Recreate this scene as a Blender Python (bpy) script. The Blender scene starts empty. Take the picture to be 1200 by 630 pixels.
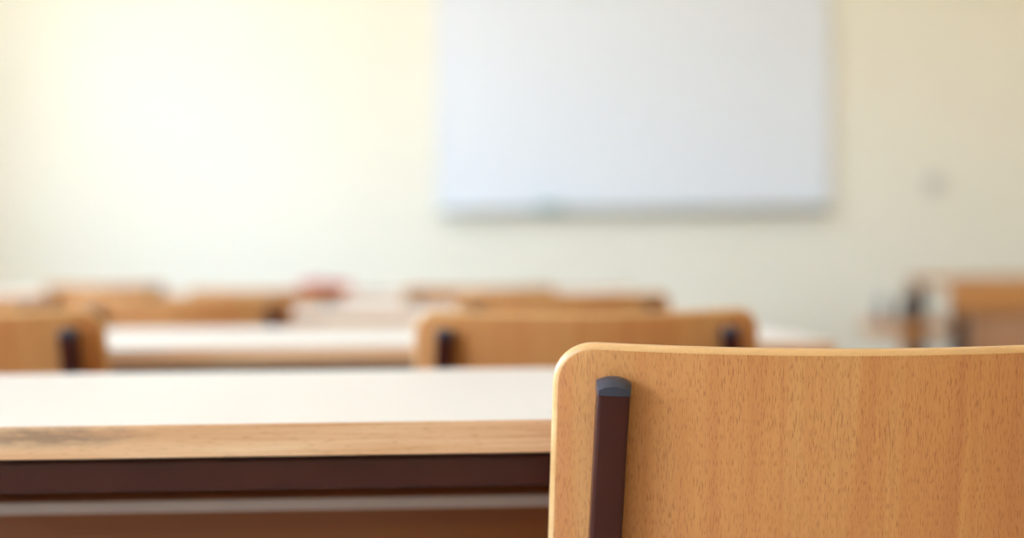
import bpy, bmesh, math, random
from mathutils import Vector, Matrix

random.seed(7)
SC = bpy.context.scene
COL = SC.collection
R = math.radians
FILL = .8

# ------------------------------------------------------------------ helpers
def tag(o, label=None, cat=None, group=None, kind=None):
    if label: o['label'] = label
    if cat: o['category'] = cat
    if group: o['group'] = group
    if kind: o['kind'] = kind
    return o

def empty(name, loc, rz=0.0, label=None, cat=None, group=None):
    o = bpy.data.objects.new(name, None)
    COL.objects.link(o)
    o.empty_display_size = .1
    o.location = loc
    o.rotation_euler = (0, 0, rz)
    return tag(o, label, cat, group)

def build(name, bm, mat, parent=None, loc=(0, 0, 0), angle=35, smooth=True):
    bmesh.ops.recalc_face_normals(bm, faces=bm.faces[:])
    me = bpy.data.meshes.new(name)
    bm.to_mesh(me); bm.free()
    for m in (mat if isinstance(mat, (list, tuple)) else [mat]):
        me.materials.append(m)
    if smooth:
        me.polygons.foreach_set('use_smooth', [True] * len(me.polygons))
        me.set_sharp_from_angle(angle=R(angle))
    o = bpy.data.objects.new(name, me)
    COL.objects.link(o)
    o.location = loc
    if parent: o.parent = parent
    return o

def copy_tree(o, parent=None):
    c = o.copy(); COL.objects.link(c)
    if parent: c.parent = parent
    for ch in list(o.children):
        copy_tree(ch, c)
    return c

def add_box(bm, x0, x1, y0, y1, z0, z1, bevel=0.0, seg=2):
    r = bmesh.ops.create_cube(bm, size=1.0)
    vs = r['verts']
    for v in vs:
        v.co.x = x0 + (v.co.x + .5) * (x1 - x0)
        v.co.y = y0 + (v.co.y + .5) * (y1 - y0)
        v.co.z = z0 + (v.co.z + .5) * (z1 - z0)
    if bevel > 0:
        es = list({e for v in vs for e in v.link_edges})
        bmesh.ops.bevel(bm, geom=es, offset=bevel, segments=seg, affect='EDGES', profile=.5, clamp_overlap=True)

def box(*a, **k):
    bm = bmesh.new(); add_box(bm, *a, **k); return bm

def rsquare(half, r, n=4):
    pts = []
    for cx, cy, a0 in ((1, 1, 0), (-1, 1, 90), (-1, -1, 180), (1, -1, 270)):
        for k in range(n + 1):
            a = R(a0 + 90 * k / n)
            pts.append((cx * (half - r) + r * math.cos(a), cy * (half - r) + r * math.sin(a)))
    return pts

def add_sweep(bm, path, section, ref=Vector((1, 0, 0)), caps=True):
    """closed 2-D section swept along a polyline, mitred"""
    P = [Vector(p) for p in path]
    rings = []
    for i, p in enumerate(P):
        t0 = (P[i] - P[i - 1]).normalized() if i else (P[1] - P[0]).normalized()
        t1 = (P[i + 1] - P[i]).normalized() if i < len(P) - 1 else t0
        t = (t0 + t1).normalized()
        u = (ref - t * ref.dot(t)).normalized()
        v = t.cross(u)
        rings.append([bm.verts.new(p + u * a + v * b) for a, b in section])
    n = len(section)
    for a, b in zip(rings, rings[1:]):
        for k in range(n):
            bm.faces.new((a[k], a[(k + 1) % n], b[(k + 1) % n], b[k]))
    if caps:
        bm.faces.new(rings[0][::-1]); bm.faces.new(rings[-1])

def sweep(path, section, ref=Vector((1, 0, 0))):
    bm = bmesh.new(); add_sweep(bm, path, section, ref); return bm

def bend(p0, p1, p2, r, n=6):
    """points rounding the corner p1"""
    p0, p1, p2 = Vector(p0), Vector(p1), Vector(p2)
    a = p1 + (p0 - p1).normalized() * r
    b = p1 + (p2 - p1).normalized() * r
    return [(a * (1 - t) ** 2 + p1 * 2 * t * (1 - t) + b * t * t) for t in [k / n for k in range(n + 1)]]

def lathe(profile, n=24):
    bm = bmesh.new()
    rings = []
    for r, z in profile:
        rings.append([bm.verts.new((r * math.cos(2 * math.pi * k / n), r * math.sin(2 * math.pi * k / n), z)) for k in range(n)])
    for a, b in zip(rings, rings[1:]):
        for k in range(n):
            bm.faces.new((a[k], a[(k + 1) % n], b[(k + 1) % n], b[k]))
    bm.faces.new(rings[0][::-1]); bm.faces.new(rings[-1])
    return bm

def plate(W, H, t, rad, bev, shape, taper=0.0, nx=28, nz=10, nc=8):
    """rounded-corner plywood panel with softened edges; shape(x, z, d) bends it"""
    def grid(inset):
        w, h, r = W - inset, H / 2 - inset, max(rad - inset, .001)
        rows = []
        zs = []
        for k in range(nc + 1):
            a = R(90 * k / nc)
            zs.append((-(h - r) - r * math.cos(a), w - r + r * math.sin(a)))
        for k in range(1, nz):
            zs.append((-(h - r) + 2 * (h - r) * k / nz, w))
        for k in range(nc + 1):
            a = R(90 * k / nc)
            zs.append(((h - r) + r * math.sin(a), w - r + r * math.cos(a)))
        for z, hw in zs:
            rows.append([(hw * (2 * i / nx - 1) * (1 - taper * z), z) for i in range(nx + 1)])
        return rows
    prof = []
    for k in range(4):
        a = R(90 * k / 3)
        prof.append((bev * (1 - math.sin(a)), bev * (1 - math.cos(a))))
    layers = prof + [(i, t - d) for i, d in reversed(prof)]
    bm = bmesh.new()
    loops = []
    ends = []
    for li, (inset, d) in enumerate(layers):
        g = grid(inset)
        end = li in (0, len(layers) - 1)
        nr, ncol = len(g), len(g[0])
        V = {}
        for j in range(nr):
            for i in range(ncol):
                if end or j in (0, nr - 1) or i in (0, ncol - 1):
                    x, z = g[j][i]
                    V[j, i] = bm.verts.new(shape(x, z, d))
        lp = [(0, i) for i in range(ncol)] + [(j, ncol - 1) for j in range(1, nr)] + \
             [(nr - 1, i) for i in range(ncol - 2, -1, -1)] + [(j, 0) for j in range(nr - 2, 0, -1)]
        loops.append([V[q] for q in lp])
        if end:
            for j in range(nr - 1):
                for i in range(ncol - 1):
                    bm.faces.new((V[j, i], V[j, i + 1], V[j + 1, i + 1], V[j + 1, i]))
    rim = []
    for a, b in zip(loops, loops[1:]):
        n = len(a)
        for k in range(n):
            f = bm.faces.new((a[k], a[(k + 1) % n], b[(k + 1) % n], b[k]))
            f.material_index = 1
    return bm

# ---------------------------------------------------------------- materials
def srgb(r, g, b):
    f = lambda c: (c / 255) / 12.92 if c / 255 <= .04045 else ((c / 255 + .055) / 1.055) ** 2.4
    return (f(r), f(g), f(b), 1)

class NT:
    def __init__(s, name):
        s.m = bpy.data.materials.new(name); s.m.use_nodes = True
        s.t = s.m.node_tree; s.p = s.t.nodes['Principled BSDF']
        s.out = s.t.nodes['Material Output']
    def n(s, typ, **k):
        nd = s.t.nodes.new(typ)
        for a, v in k.items(): setattr(nd, a, v)
        return nd
    def l(s, a, b): s.t.links.new(a, b)
    def coords(s, scale, which='Object', rot=(0, 0, 0)):
        tc = s.n('ShaderNodeTexCoord'); mp = s.n('ShaderNodeMapping')
        mp.inputs['Scale'].default_value = scale
        mp.inputs['Rotation'].default_value = rot
        s.l(tc.outputs[which], mp.inputs['Vector'])
        return mp.outputs['Vector']
    def noise(s, vec, scale=1.0, detail=3.0, rough=.5, dist=0.0):
        nd = s.n('ShaderNodeTexNoise')
        nd.inputs['Scale'].default_value = scale; nd.inputs['Detail'].default_value = detail
        nd.inputs['Roughness'].default_value = rough; nd.inputs['Distortion'].default_value = dist
        s.l(vec, nd.inputs['Vector'])
        return nd.outputs['Fac']
    def ramp(s, fac, stops, interp='LINEAR'):
        nd = s.n('ShaderNodeValToRGB'); cr = nd.color_ramp; cr.interpolation = interp
        while len(cr.elements) < len(stops): cr.elements.new(.5)
        for e, (p, c) in zip(cr.elements, stops):
            e.position = p; e.color = c if len(c) == 4 else (*c, 1)
        s.l(fac, nd.inputs['Fac'])
        return nd.outputs['Color']
    def mix(s, fac, a, b, mode='MIX'):
        nd = s.n('ShaderNodeMix', data_type='RGBA', blend_type=mode)
        for sock, v in ((nd.inputs[0], fac), (nd.inputs[6], a), (nd.inputs[7], b)):
            if hasattr(v, 'is_output'): s.l(v, sock)
            else: sock.default_value = v
        return nd.outputs[2]
    def bump(s, h, strength, dist=.001):
        nd = s.n('ShaderNodeBump'); nd.inputs['Strength'].default_value = strength
        nd.inputs['Distance'].default_value = dist
        s.l(h, nd.inputs['Height']); s.l(nd.outputs['Normal'], s.p.inputs['Normal'])
    def base(s, c):
        if hasattr(c, 'is_output'): s.l(c, s.p.inputs['Base Color'])
        else: s.p.inputs['Base Color'].default_value = c
    def set(s, rough=.5, spec=.5, metal=0.0, coat=0.0):
        s.p.inputs['Roughness'].default_value = rough
        s.p.inputs['Specular IOR Level'].default_value = spec
        s.p.inputs['Metallic'].default_value = metal
        s.p.inputs['Coat Weight'].default_value = coat
        return s.m

def plain(name, c, rough=.5, spec=.5, metal=0.0, vary=.06, scale=6):
    s = NT(name)
    v = s.noise(s.coords((scale,) * 3), 1, 3)
    lo = tuple(x * (1 - vary) for x in c[:3]); hi = tuple(min(1, x * (1 + vary)) for x in c[:3])
    s.base(s.ramp(v, [(.3, lo), (.7, hi)]))
    return s.set(rough, spec, metal)

W_BASE, W_PINK, W_PALE, W_DARK = srgb(207, 145, 85), srgb(194, 124, 74), srgb(213, 158, 98), srgb(146, 78, 38)

def beech(name, grain='z', fleck=1.0, base=W_BASE, pink=W_PINK, pale=W_PALE, dark=W_DARK, rough=.42):
    """beech veneer: broad pale / pink bands and short dark ray flecks along the grain"""
    s = NT(name)
    def sc(a, l):                                    # a across the grain, l along it
        return {'z': (a, l * .3, l), 'x': (l, a, a), 'y': (a, l, a)}[grain]
    band = s.noise(s.coords(sc(30, 1.6)), 1, 3, .55, .6)
    col = s.ramp(band, [(.30, pink), (.48, base), (.68, pale)])
    fine = s.noise(s.coords(sc(200, 5)), 1, 2, .5)
    col = s.mix(s.ramp(fine, [(.35, (0, 0, 0)), (.75, (.5, .5, .5))]), col, pink)
    fl = s.noise(s.coords(sc(1900, 180)), 1, 1, .4)
    mask = s.ramp(fl, [(.55, (0, 0, 0)), (.67, (fleck * .5,) * 3)])
    col = s.mix(mask, col, dark)
    s.base(col)
    s.bump(fl, .06, .0004)
    return s.set(rough, .45)

M = {}
M['plate'] = beech('beech_plywood', 'z')
M['plate_edge'] = beech('beech_ply_edge', 'x', .35, srgb(226, 180, 122), srgb(214, 164, 108), srgb(238, 200, 148), srgb(180, 126, 78), .26)
M['seat'] = beech('beech_seat', 'y')
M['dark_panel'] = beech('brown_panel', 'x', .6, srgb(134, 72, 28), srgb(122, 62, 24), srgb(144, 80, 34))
M['pale_panel'] = beech('pinkish_panel', 'x', .6, srgb(190, 142, 108), srgb(182, 130, 98), srgb(198, 152, 118))
M['panel'] = beech('beech_panel', 'x', .6, srgb(196, 134, 74), srgb(184, 118, 68), srgb(206, 148, 86))
M['steel'] = plain('brown_steel', srgb(64, 27, 20), .36, .28, 0, .10, 30)
M['cap'] = plain('slate_plastic', srgb(54, 57, 72), .30, .5, 0, .05, 60)
M['rubber'] = plain('dark_rubber', srgb(40, 40, 44), .7)
M['laminate'] = plain('white_laminate', srgb(225, 217, 210), .36, .35, 0, .015, 3)
M['grey_lam'] = plain('grey_laminate', srgb(176, 160, 156), .5, .4, 0, .03, 5)

# desk edge band: beech strip, horizontal grain, worn grey patch near its left end
s = NT('beech_edge_band')
c = s.noise(s.coords((3.2, 40, 150)), 1, 4, .6, .8)
col = s.ramp(c, [(.30, srgb(206, 154, 112)), (.5, srgb(222, 178, 138)), (.72, srgb(233, 199, 162))])
fl = s.noise(s.coords((90, 200, 900)), 1, 1)
col = s.mix(s.ramp(fl, [(.60, (0, 0, 0)), (.70, (.35,) * 3)]), col, srgb(170, 118, 76))
wear = s.noise(s.coords((60, 60, 240)), 1, 4, .65)
tc = s.n('ShaderNodeTexCoord'); mp = s.n('ShaderNodeMapping')
mp.inputs['Location'].default_value = (.20 * 9, 0, -.004 * 80)
mp.inputs['Scale'].default_value = (9, 0, 80)
gr = s.n('ShaderNodeTexGradient', gradient_type='SPHERICAL')
s.l(tc.outputs['Object'], mp.inputs['Vector']); s.l(mp.outputs['Vector'], gr.inputs['Vector'])
mul = s.n('ShaderNodeMath', operation='MULTIPLY'); s.l(gr.outputs['Fac'], mul.inputs[0]); s.l(wear, mul.inputs[1])
col = s.mix(s.ramp(mul.outputs[0], [(.12, (0, 0, 0)), (.42, (.75,) * 3)]), col, srgb(140, 116, 98))
s.base(col); M['edge_band'] = s.set(.45, .4)

s = NT('cream_wall_paint')
v = s.noise(s.coords((1.1, 1.1, 1.1)), 1, 3)
s.base(s.ramp(v, [(.3, srgb(240, 236, 222)), (.7, srgb(243, 239, 226))]))
s.bump(s.noise(s.coords((160, 160, 160)), 1, 2), .05, .001)
M['wall'] = s.set(.75, .3)
M['wall_tan'] = plain('tan_wall_paint', srgb(226, 210, 176), .8, .3, 0, .02, 1)
M['ceiling'] = plain('ceiling_paint', srgb(238, 236, 228), .9, .2, 0, .01, 1)
s = NT('linoleum_floor')
v = s.noise(s.coords((14, 14, 14)), 1, 5, .7)
s.base(s.ramp(v, [(.35, srgb(168, 158, 146)), (.65, srgb(188, 178, 166))]))
M['floor'] = s.set(.35, .5)
M['board'] = plain('board_enamel', srgb(232, 238, 249), .25, .5, 0, .006, 2)
M['alu'] = plain('aluminium', srgb(176, 176, 168), .35, .5, .7, .02, 20)
M['tray'] = plain('tray_aluminium', srgb(166, 164, 150), .5, .5, .2, .02, 20)
M['teal'] = plain('teal_felt', srgb(60, 150, 150), .6)
M['white_plastic'] = plain('white_plastic', srgb(226, 228, 232), .4, .5, 0, .01)
M['grey_plastic'] = plain('grey_plastic', srgb(204, 202, 198), .4, .5, 0, .01)
M['window_frame'] = plain('white_window_frame', srgb(235, 235, 232), .4, .5, 0, .01)
M['red_cloth'] = plain('red_cloth', srgb(200, 66, 70), .8, .2, 0, .1, 40)
M['mauve'] = plain('mauve_cloth', srgb(168, 120, 140), .8, .2, 0, .1, 40)
M['dark_grey'] = plain('dark_grey_plastic', srgb(78, 70, 68), .45)
M['mid_grey'] = plain('grey_bottle', srgb(128, 124, 126), .4)
M['yellow'] = plain('pencil_paint', srgb(206, 160, 60), .5)

s = NT('window_glass')
s.t.nodes.remove(s.p)
tr = s.n('ShaderNodeBsdfTransparent'); gl = s.n('ShaderNodeBsdfGlossy'); mx = s.n('ShaderNodeMixShader')
gl.inputs['Roughness'].default_value = .02; mx.inputs[0].default_value = .05
s.l(tr.outputs[0], mx.inputs[1]); s.l(gl.outputs[0], mx.inputs[2]); s.l(mx.outputs[0], s.out.inputs['Surface'])
M['glass'] = s.m

# ------------------------------------------------------------------ setting
XL, XR, YB, YF, ZC = -3.0, 3.4, -2.6, 7.0, 3.0
def struct(name, bm, mat, parent=None):
    o = build(name, bm, mat, parent, smooth=False)
    if not parent: o['kind'] = 'structure'
    return o
struct('floor', box(XL - .2, XR + .2, YB - .2, YF + .2, -.1, 0), M['floor'])
struct('ceiling', box(XL - .2, XR + .2, YB - .2, YF + .2, ZC, ZC + .1), M['ceiling'])
struct('wall_front', box(XL - .2, XR + .2, YF, YF + .2, 0, ZC), M['wall'])
struct('wall_back', box(XL - .2, XR + .2, YB - .2, YB, 0, ZC), M['wall_tan'])
struct('wall_right', box(XR, XR + .2, YB, YF, 0, ZC), M['wall_tan'])
WINS = [(-2.1, .45), (.9, 2.5), (2.9, 4.1), (4.25, 5.8)]
Z0, Z1 = .92, 2.7
bm = bmesh.new()
add_box(bm, XL - .2, XL, YB, YF, 0, Z0)
add_box(bm, XL - .2, XL, YB, YF, Z1, ZC)
ys = [YB] + [y for w in WINS for y in w] + [YF]
for a, b in zip(ys[::2], ys[1::2]):
    add_box(bm, XL - .2, XL, a, b, Z0, Z1)
struct('wall_left', bm, M['wall'])
for k, (a, b) in enumerate(WINS):
    m = (a + b) / 2
    bm = bmesh.new()
    x0, x1 = XL - .14, XL - .08
    for q in ((a, a + .06), (b - .06, b), (m - .035, m + .035)):
        add_box(bm, x0, x1, q[0], q[1], Z0, Z1, .004)
    for q in ((Z0, Z0 + .06), (Z1 - .06, Z1)):
        add_box(bm, x0 + .002, x1 - .002, a + .001, b - .001, q[0], q[1], .004)
    wf = struct('window_%d' % (k + 1), bm, M['window_frame'])
    build('pane', box(XL - .113, XL - .107, a + .05, b - .05, Z0 + .05, Z1 - .05), M['glass'], wf, smooth=False)
    build('sill', box(XL - .07, XL + .12, a - .04, b + .04, Z0 - .03, Z0 + .004, bevel=.006), M['window_frame'], wf)
for nm, bb in (('baseboard_front', (XL, XR, YF - .015, YF, 0, .08)), ('baseboard_right', (XR - .015, XR, YB, YF - .015, 0, .08))):
    struct(nm, box(*bb), M['panel'])

# ------------------------------------------------------------------- chairs
PW, PH, PT, SAG, REC = .205, .20, .010, .031, R(10)
def make_chair():
    root = empty('student_chair', (0, 0, 0))
    TOP = .8120                                       # plate top (middle, rear face)
    ca, sa = math.cos(REC), math.sin(REC)
    def rec(x, y, z):                                 # tilt about the plate's top middle
        return Vector((x, y * ca - z * sa, TOP + z * ca + y * sa))
    def shape(x, z, d):                               # z measured from plate middle
        return rec(x, d + SAG * (x / PW) ** 2, z - PH / 2)
    b = build('backrest', plate(PW, PH, PT, .026, .0032, shape, taper=.16, nx=40), [M['plate'], M['plate_edge']], root, angle=50)
    # seat: plywood, dished, front edge rolled down
    def sshape(x, z, d):
        y = z + .21
        drop = -.03 * max(0, (z - .10) / .10) ** 2 + .012 * (x / .19) ** 2 - .004
        return Vector((x, y, .452 - d + drop))
    build('seat', plate(.19, .40, .011, .05, .003, sshape, nx=20, nz=12), [M['seat'], M['plate_edge']], root, angle=50)
    sec = rsquare(.0100, .0028)
    for sgn in (-1, 1):
        xt, off = .166 * sgn, SAG * (.166 / PW) ** 2
        dx = .050                                     # splay of the posts, per metre down
        p_top = rec(xt, off - .0102, -.0258)
        def along(l): return p_top + Vector((sgn * dx * l, l * sa, -l * ca))
        knee = along(.36)
        foot = Vector((knee.x + sgn * .012, -.05, .012))
        path = [p_top] + [along(.1), along(.2)] + bend(p_top, knee, foot, .07) + [foot]
        post = build('back_post', sweep(path, sec), M['steel'], root)
        # plastic end cap: domed plug
        bm = bmesh.new()
        N, w = 10, .0108
        tdir = (along(.1) - p_top).normalized() * -1
        u = (Vector((1, 0, 0)) - tdir * tdir.x).normalized(); v = tdir.cross(u)
        top = {}
        sq = lambda q: (q, q)
        for i in range(N + 1):
            for j in range(N + 1):
                a, c2 = 2 * i / N - 1, 2 * j / N - 1
                k = 1 - .10 * (a * a) * (c2 * c2)
                z =   .0018 + .0030 * (1 - a * a) + .0036 * (1 - c2 * c2)
                top[i, j] = bm.verts.new(p_top + u * (a * w * k) + v * (c2 * w * k) + tdir * z)
        for i in range(N):
            for j in range(N):
                bm.faces.new((top[i, j], top[i + 1, j], top[i + 1, j + 1], top[i, j + 1]))
        ring = [(i, 0) for i in range(N + 1)] + [(N, j) for j in range(1, N + 1)] + [(i, N) for i in range(N - 1, -1, -1)] + [(0, j) for j in range(N - 1, 0, -1)]
        low = []
        for i, j in ring:
            a, c2 = 2 * i / N - 1, 2 * j / N - 1
            k = 1 - .10 * (a * a) * (c2 * c2)
            low.append(bm.verts.new(p_top + u * (a * w * k) + v * (c2 * w * k) - tdir * .0012))
        n = len(ring)
        for k in range(n):
            bm.faces.new((top[ring[k]], top[ring[(k + 1) % n]], low[(k + 1) % n], low[k]))
        bm.faces.new(low)
        cp = build('end_cap', bm, M['cap'], post, angle=28)
        cp['label'] = 'slate grey plastic cap'
        # rivet heads that hold the plate to the post, on the sitter's side
        build('foot_plug', lathe([(.012, 0), (.0125, .006), (.011, .016)], 16), M['rubber'], post, loc=(foot.x, foot.y, 0))
        # rail under the seat bending into the front leg
        r0 = Vector((knee.x - sgn * .022, knee.y + .012, .428))
        r1 = Vector((knee.x - sgn * .022, .345, .428))
        r2 = Vector((knee.x - sgn * .004, .375, .012))
        lg = build('front_leg', sweep([r0] + bend(r0, r1, r2, .05) + [r2], sec), M['steel'], root)
        build('foot_plug', lathe([(.012, 0), (.0125, .006), (.011, .016)], 16), M['rubber'], lg, loc=(r2.x, r2.y, 0))
    hw = abs(knee.x) - .022
    bm = bmesh.new()
    add_sweep(bm, [(-hw, .10, .428), (hw, .10, .428)], rsquare(.009, .003), Vector((0, 1, 0)))
    build('crossbar', bm, M['steel'], root)
    bm = bmesh.new()
    add_sweep(bm, [(-hw, .31, .428), (hw, .31, .428)], rsquare(.009, .003), Vector((0, 1, 0)))
    build('crossbar', bm, M['steel'], root)
    return root

CH = make_chair()
CHAIRS = [  # X, Y of the plate's top middle, plate top height, yaw, label
    (.228, .865, .8100, 0, 'beech plywood student chair closest to the camera, its grain and brown post in sharp focus'),
    (.087, 1.640, .8020, 0, 'blurred beech chair pushed to the second white desk, just beyond the sharp foreground chair'),
    (-.680, 1.630, .8070, 0, 'blurred beech chair at the left frame edge beside the second white desk'),
    (.096, 2.650, .7965, 0, 'blurred beech chair at the third desk, rising behind the second row chair right of centre'),
    (-.619, 2.660, .7960, 0, 'blurred beech chair at the third desk, left of centre beyond the second white desktop'),
    (-.083, 3.660, .7900, 0, 'small blurred beech chair at the fourth desk, under the lower left corner of the whiteboard'),
    (-.644, 3.660, .7890, 0, 'small blurred beech chair at the fourth desk, showing just left of the red pencil case'),
    (-1.420, 3.660, .7720, 0, 'blurred beech chair cut off by the left picture edge, beyond the second row chair there'),
    (-1.346, 4.660, .7870, 0, 'most distant blurred beech chair, at the farthest desk on the left'),
]
for i, (x, y, zt, rz, lab) in enumerate(CHAIRS):
    o = CH if i == 0 else copy_tree(CH)
    o.location = (x, y, 0)
    o.rotation_euler = (0, 0, rz)
    o.scale = (1, 1, zt / .8100)
    tag(o, lab, 'chair', 'student chairs behind the desks')

# -------------------------------------------------------------------- desks
def make_desk(L, D, DT=.0195):
    """origin on the floor below the middle of the near edge"""
    root = empty('student_desk', (0, 0, 0))
    h, T = L / 2, .76
    top = build('tabletop', box(-h + .0022, h - .0022, .0022, D - .0022, T - DT, T), M['laminate'], root, smooth=False)
    bm = bmesh.new()
    add_box(bm, -h, h, 0, .0022, -DT / 2, DT / 2 - .0004, .0007, 1)
    add_box(bm, -h, h, D - .0022, D, -DT / 2, DT / 2 - .0004, .0007, 1)
    add_box(bm, -h, -h + .0022, .0022, D - .0022, -DT / 2, DT / 2 - .0004, .0007, 1)
    add_box(bm, h - .0022, h, .0022, D - .0022, -DT / 2, DT / 2 - .0004, .0007, 1)
    eb = build('edge_band', bm, M['edge_band'], top, loc=(0, 0, T - DT / 2))
    eb['label'] = 'pale beech edge strip'
    sec = rsquare(.0110, .0026)
    zr = T - DT - .0030 - .0110
    ir = h - .035
    for y in (.024, D - .03):
        build('rail', sweep([(-ir, y, zr), (ir, y, zr)], sec, Vector((0, 1, 0))), M['steel'], root)
    for x in (-ir, ir):
        build('side_rail', sweep([(x, .036, zr), (x, D - .042, zr)], sec, Vector((1, 0, 0))), M['steel'], root)
        for y in (.024, D - .03):
            lg = build('leg', sweep([(x, y, zr + .0135), (x, y, .012)], rsquare(.0145, .004)), M['steel'], root)
            build('foot_plug', lathe([(.015, 0), (.0155, .006), (.013, .014)], 16), M['rubber'], lg, loc=(x, y, 0))
    # mounting pads under the top
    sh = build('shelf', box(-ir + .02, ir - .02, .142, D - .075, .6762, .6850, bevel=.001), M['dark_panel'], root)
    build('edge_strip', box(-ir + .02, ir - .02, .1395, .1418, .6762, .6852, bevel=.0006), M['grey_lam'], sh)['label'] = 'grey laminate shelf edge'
    for x in (-ir * .9, ir * .9, 0):
        build('shelf_bracket', box(x - .008, x + .008, D - .10, D - .094, .684, T - DT, bevel=.001), M['steel'], sh)
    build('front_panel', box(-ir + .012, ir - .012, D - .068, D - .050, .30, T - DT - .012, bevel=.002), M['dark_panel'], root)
    return root

DESKS = [  # X of the middle, Y near edge, width, depth, label
    (-.12, .964, 1.30, .455, 'sharpest white topped desk with beech edge, in the left foreground behind the nearest chair'),
    (-.289, 1.780, 1.40, .56, 'second white topped desk from the camera, between the two blurred second row chairs'),
    (-.30, 2.760, 1.30, .56, 'third white topped desk from the camera, beyond two blurred beech chairs'),
    (-.30, 3.760, 1.30, .56, 'fourth white topped desk from the camera, small and blurred beyond the third'),
    (-.25, 4.760, 1.30, .56, 'farthest desk of the middle column, with the red pencil case on it'),
    (-1.65, 4.760, 1.20, .56, 'farthest desk at the left frame edge, beyond the most distant chair'),
]
P = {}
for k, (x, y, L, D, lab) in enumerate(DESKS):
    if (L, D) not in P:
        P[L, D] = o = make_desk(L, D, .0225 if k == 0 else .0195)
    else:
        o = copy_tree(P[L, D])
    o.location = (x, y, 0)
    o.rotation_euler = (0, 0, R((2.5, 2.0)[k]) if k < 2 else 0)
    tag(o, lab, 'desk', 'student desks in rows')

# ------------------------------------------------------ things far and small
pc = empty('pencil_case', (-.640, 4.90, .76), R(4), 'small red and mauve pencil case lying on the farthest middle desk', 'pencil case')
def pill(x0, x1, ry, h, z0):
    bm = bmesh.new()
    N, K = 20, 16
    rings = []
    for i in range(N + 1):
        t = -1 + 2 * i / N
        k = (1 - abs(t) ** 5) ** .5 if abs(t) < 1 else .0
        k = max(k, .25)
        rings.append([bm.verts.new((x0 + (x1 - x0) * i / N, ry * k * math.cos(2 * math.pi * q / K),
                      z0 + h / 2 + h / 2 * (.55 + .45 * k) * math.copysign(abs(math.sin(2 * math.pi * q / K)) ** .8, math.sin(2 * math.pi * q / K)))) for q in range(K)])
    for a, b in zip(rings, rings[1:]):
        for q in range(K):
            bm.faces.new((a[q], a[(q + 1) % K], b[(q + 1) % K], b[q]))
    bm.faces.new(rings[0][::-1]); bm.faces.new(rings[-1])
    return bm
build('body', pill(-.09, .09, .030, .026, 0), M['red_cloth'], pc, angle=80)
build('zip_flap', pill(-.085, .02, .020, .012, .022), M['mauve'], pc, angle=80)['label'] = 'mauve top flap'
build('zip_pull', box(.03, .05, -.003, .003,   .0252, .028, bevel=.001), M['alu'], pc)

# teacher's desk
td = empty('teacher_desk', (2.338, 5.58, 0), 0, 'brown wooden teacher desk at the right edge before the cream wall', 'desk')
build('desktop', box(-.62, .62, 0, .62, .742, .770, bevel=.003), M['panel'], td)
build('apron', box(-.615, .615, .004, .022, .636, .741, bevel=.002), M['panel'], td)
build('front_panel', box(-.53, .53, .055, .073, .20, .741, bevel=.002), M['pale_panel'], td)
for x in (-.575, .575):
    for y in (.055, .585):
        build('leg', sweep([(x, y, .741), (x, y, .0)], rsquare(.028, .005)), M['steel'], td)

# low pedestal table with a pot and a bottle
lt = empty('side_table', (1.557, 5.50, 0), 0, 'low beech pedestal table left of the brown teacher desk', 'table')
build('tabletop', box(-.142, .142, -.02, .30, .560, .600, bevel=.004), M['panel'], lt)
build('pedestal', lathe([(.02, .03), (.03, .05), (.022, .10), (.022, .52), (.04, .559)], 20), M['panel'], lt, loc=(.01, .14, 0))
build('base', lathe([(.12, 0), (.125, .01), (.11, .03), (.03, .035)], 28), M['steel'], lt, loc=(.01, .14, 0))
pot = empty('pencil_pot', (1.548, 5.56, .600), 0, 'dark grey pencil pot standing on the low side table', 'pencil pot')
build('pot', lathe([(.030, 0), (.034, .004), (.036, .095), (.033, .096), (.031, .012)], 24), M['dark_grey'], pot)
for k, (a, q) in enumerate(((.0, .012), (2.1, .015), (4.2, .010))):
    pn = build('pencil', sweep([(q * math.cos(a) * .5, q * math.sin(a) * .5, .014), (q * math.cos(a) * 1.6, q * math.sin(a) * 1.6, .135)], rsquare(.0037, .0015)), M['dark_grey' if k else 'yellow'], None, loc=(1.548, 5.56, .600))
    tag(pn, ('yellow pencil' if not k else 'dark pencil') + ' standing in the pencil pot on the low side table', 'pencil', 'pencils in the pot')
bt = empty('bottle', (1.443, 5.55, .600), 0, 'slim grey bottle at the left end of the low side table', 'bottle')
build('body', lathe([(.019, 0), (.021, .004), (.021, .075), (.010, .095), (.010, .104)], 24), M['mid_grey'], bt)
build('cap', lathe([(.012, .1042), (.012, .120), (.010, .122)], 20), M['white_plastic'], bt)

# whiteboard with tray, eraser and marker
wb = empty('whiteboard', (.60, YF, 1.10), 0, 'large whiteboard with aluminium tray on the cream front wall', 'whiteboard')
BW, BH = .970, 1.25
build('writing_surface', box(-BW + .012, BW - .012, -.020, -.002, .014, BH - .012), M['board'], wb, smooth=False)
bm = bmesh.new()
add_box(bm, -BW, -BW + .014, -.026, -.001, 0, BH, .003)
add_box(bm, BW - .014, BW, -.026, -.001, 0, BH, .003)
add_box(bm, -BW + .012, BW - .012, -.026, -.001, 0, .016, .003)
add_box(bm, -BW + .012, BW - .012, -.026, -.001, BH - .014, BH, .003)
build('frame', bm, M['white_plastic'], wb)
bm = bmesh.new()
add_box(bm, -BW + .02, BW - .02, -.085, -.002, -.020, -.012, .002)
add_box(bm, -BW + .02, BW - .02, -.089, -.083, -.020, .004, .002)
add_box(bm, -BW + .02, BW - .02, -.008, -.002, -.014, .001, .001)
build('tray', bm, M['tray'], wb)
er = empty('board_eraser', (.19, YF - .055, 1.088), 0, 'teal board eraser lying on the whiteboard tray', 'eraser')
build('felt', box(-.075, .075, -.022, .022, .0005, .018, bevel=.003), M['teal'], er)
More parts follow.
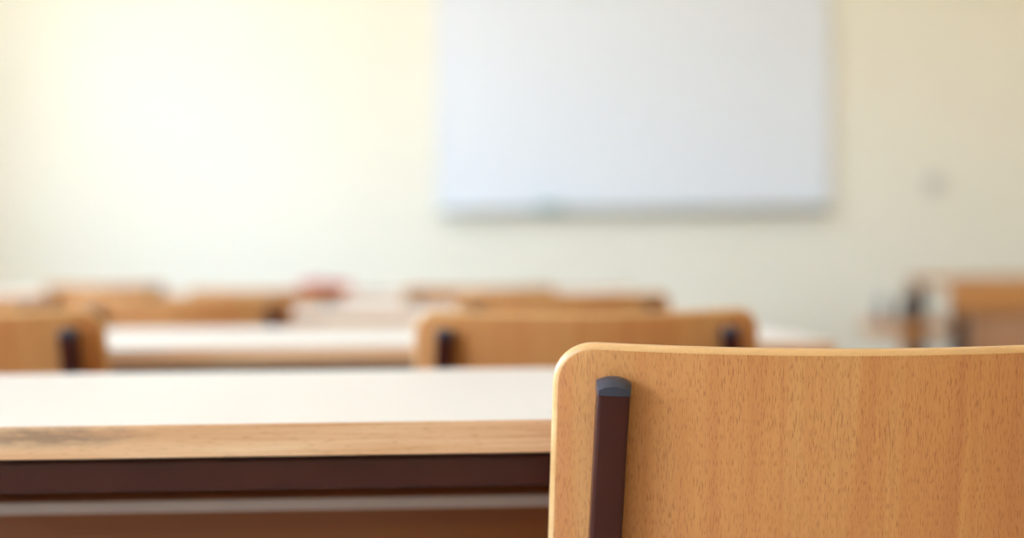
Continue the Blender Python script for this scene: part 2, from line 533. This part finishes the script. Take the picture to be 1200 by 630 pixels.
build('grip', box(-.07, .07, -.019, .019, .018, .036, bevel=.006), M['teal'], er)

sw = empty('light_switch', (2.08, YF, 1.21), 0, 'pale grey light switch plate on the wall right of the whiteboard', 'light switch')
build('cover_plate', box(-.042, .042, -.010, -.0005, -.042, .042, bevel=.003), M['grey_plastic'], sw)
build('rocker', box(-.027, .027, -.015, -.0102, -.027, .027, bevel=.002), M['grey_plastic'], sw)

# warm ceiling fill, added out of view to lift the room's right side
s = NT('fill_diffuser'); s.p.inputs['Base Color'].default_value = (.8, .8, .8, 1)
s.p.inputs['Emission Color'].default_value = (1.0, .86, .66, 1); s.p.inputs['Emission Strength'].default_value = FILL
M['fill'] = s.m
k = 0
for x in (-1.2, 1.6):
    for y in (-.9, 1.9, 4.7):
        cl = empty('ceiling_fill', (x, y, ZC), 0, 'white ceiling lamp panel added out of view to brighten the room', 'fill', 'added ceiling fill')
        build('housing', box(-.10, .10, -.62, .62, -.05, -.0005, bevel=.006), M['white_plastic'], cl)
        build('diffuser', box(-.085, .085, -.60, .60, -.065, -.0502, bevel=.004), M['fill'], cl)

# ------------------------------------------------------------- light, camera
w = bpy.data.worlds.new('World'); SC.world = w; w.use_nodes = True
bg = w.node_tree.nodes['Background']
nt = w.node_tree
tc = nt.nodes.new('ShaderNodeTexCoord'); sx = nt.nodes.new('ShaderNodeSeparateXYZ')
ma = nt.nodes.new('ShaderNodeMapRange'); cr = nt.nodes.new('ShaderNodeValToRGB')
ma.inputs['From Min'].default_value = -1; ma.inputs['From Max'].default_value = 1
nt.links.new(tc.outputs['Generated'], sx.inputs[0]); nt.links.new(sx.outputs['Z'], ma.inputs['Value'])
nt.links.new(ma.outputs[0], cr.inputs['Fac']); nt.links.new(cr.outputs['Color'], bg.inputs['Color'])
el = cr.color_ramp.elements                       # pale sunlit yard below, hazy blue sky above the horizon
el[0].position = .47; el[0].color = (.64, .60, .53, 1)
el[1].position = .53; el[1].color = (.63, .81, 1.0, 1)
e3 = el.new(1.0); e3.color = (.38, .60, 1.0, 1)
bg.inputs['Strength'].default_value = 13.0
for k, (a, b) in enumerate(WINS):
    ld = bpy.data.lights.new('daylight_portal', 'AREA'); ld.shape = 'RECTANGLE'
    ld.size = Z1 - Z0; ld.size_y = b - a
    ld.cycles.is_portal = True
    lo = bpy.data.objects.new('daylight_portal', ld); COL.objects.link(lo)
    lo.location = (XL - .22, (a + b) / 2, (Z0 + Z1) / 2)
    lo.rotation_euler = (0, R(-90), 0)

cd = bpy.data.cameras.new('Camera'); cam = bpy.data.objects.new('Camera', cd); COL.objects.link(cam)
cd.sensor_width = 36; cd.lens = 50; cd.clip_start = .02
cam.location = (0, 0, .871)
rot = Matrix.Rotation(R(90 - .48), 4, 'X') @ Matrix.Rotation(R(-.5), 4, 'Z')
cam.rotation_euler = rot.to_euler()
cd.dof.use_dof = True
cd.dof.focus_distance = .872
cd.dof.aperture_fstop = 2.3
SC.camera = cam

SC.view_settings.view_transform = 'Standard'
SC.view_settings.look = 'None'
SC.view_settings.gamma = 1
SC.view_settings.use_curve_mapping = False
SC.view_settings.exposure = .27
SC.cycles.use_denoising = True
SC.cycles.max_bounces = 12
SC.cycles.diffuse_bounces = 8
SC.cycles.sample_clamp_indirect = 10
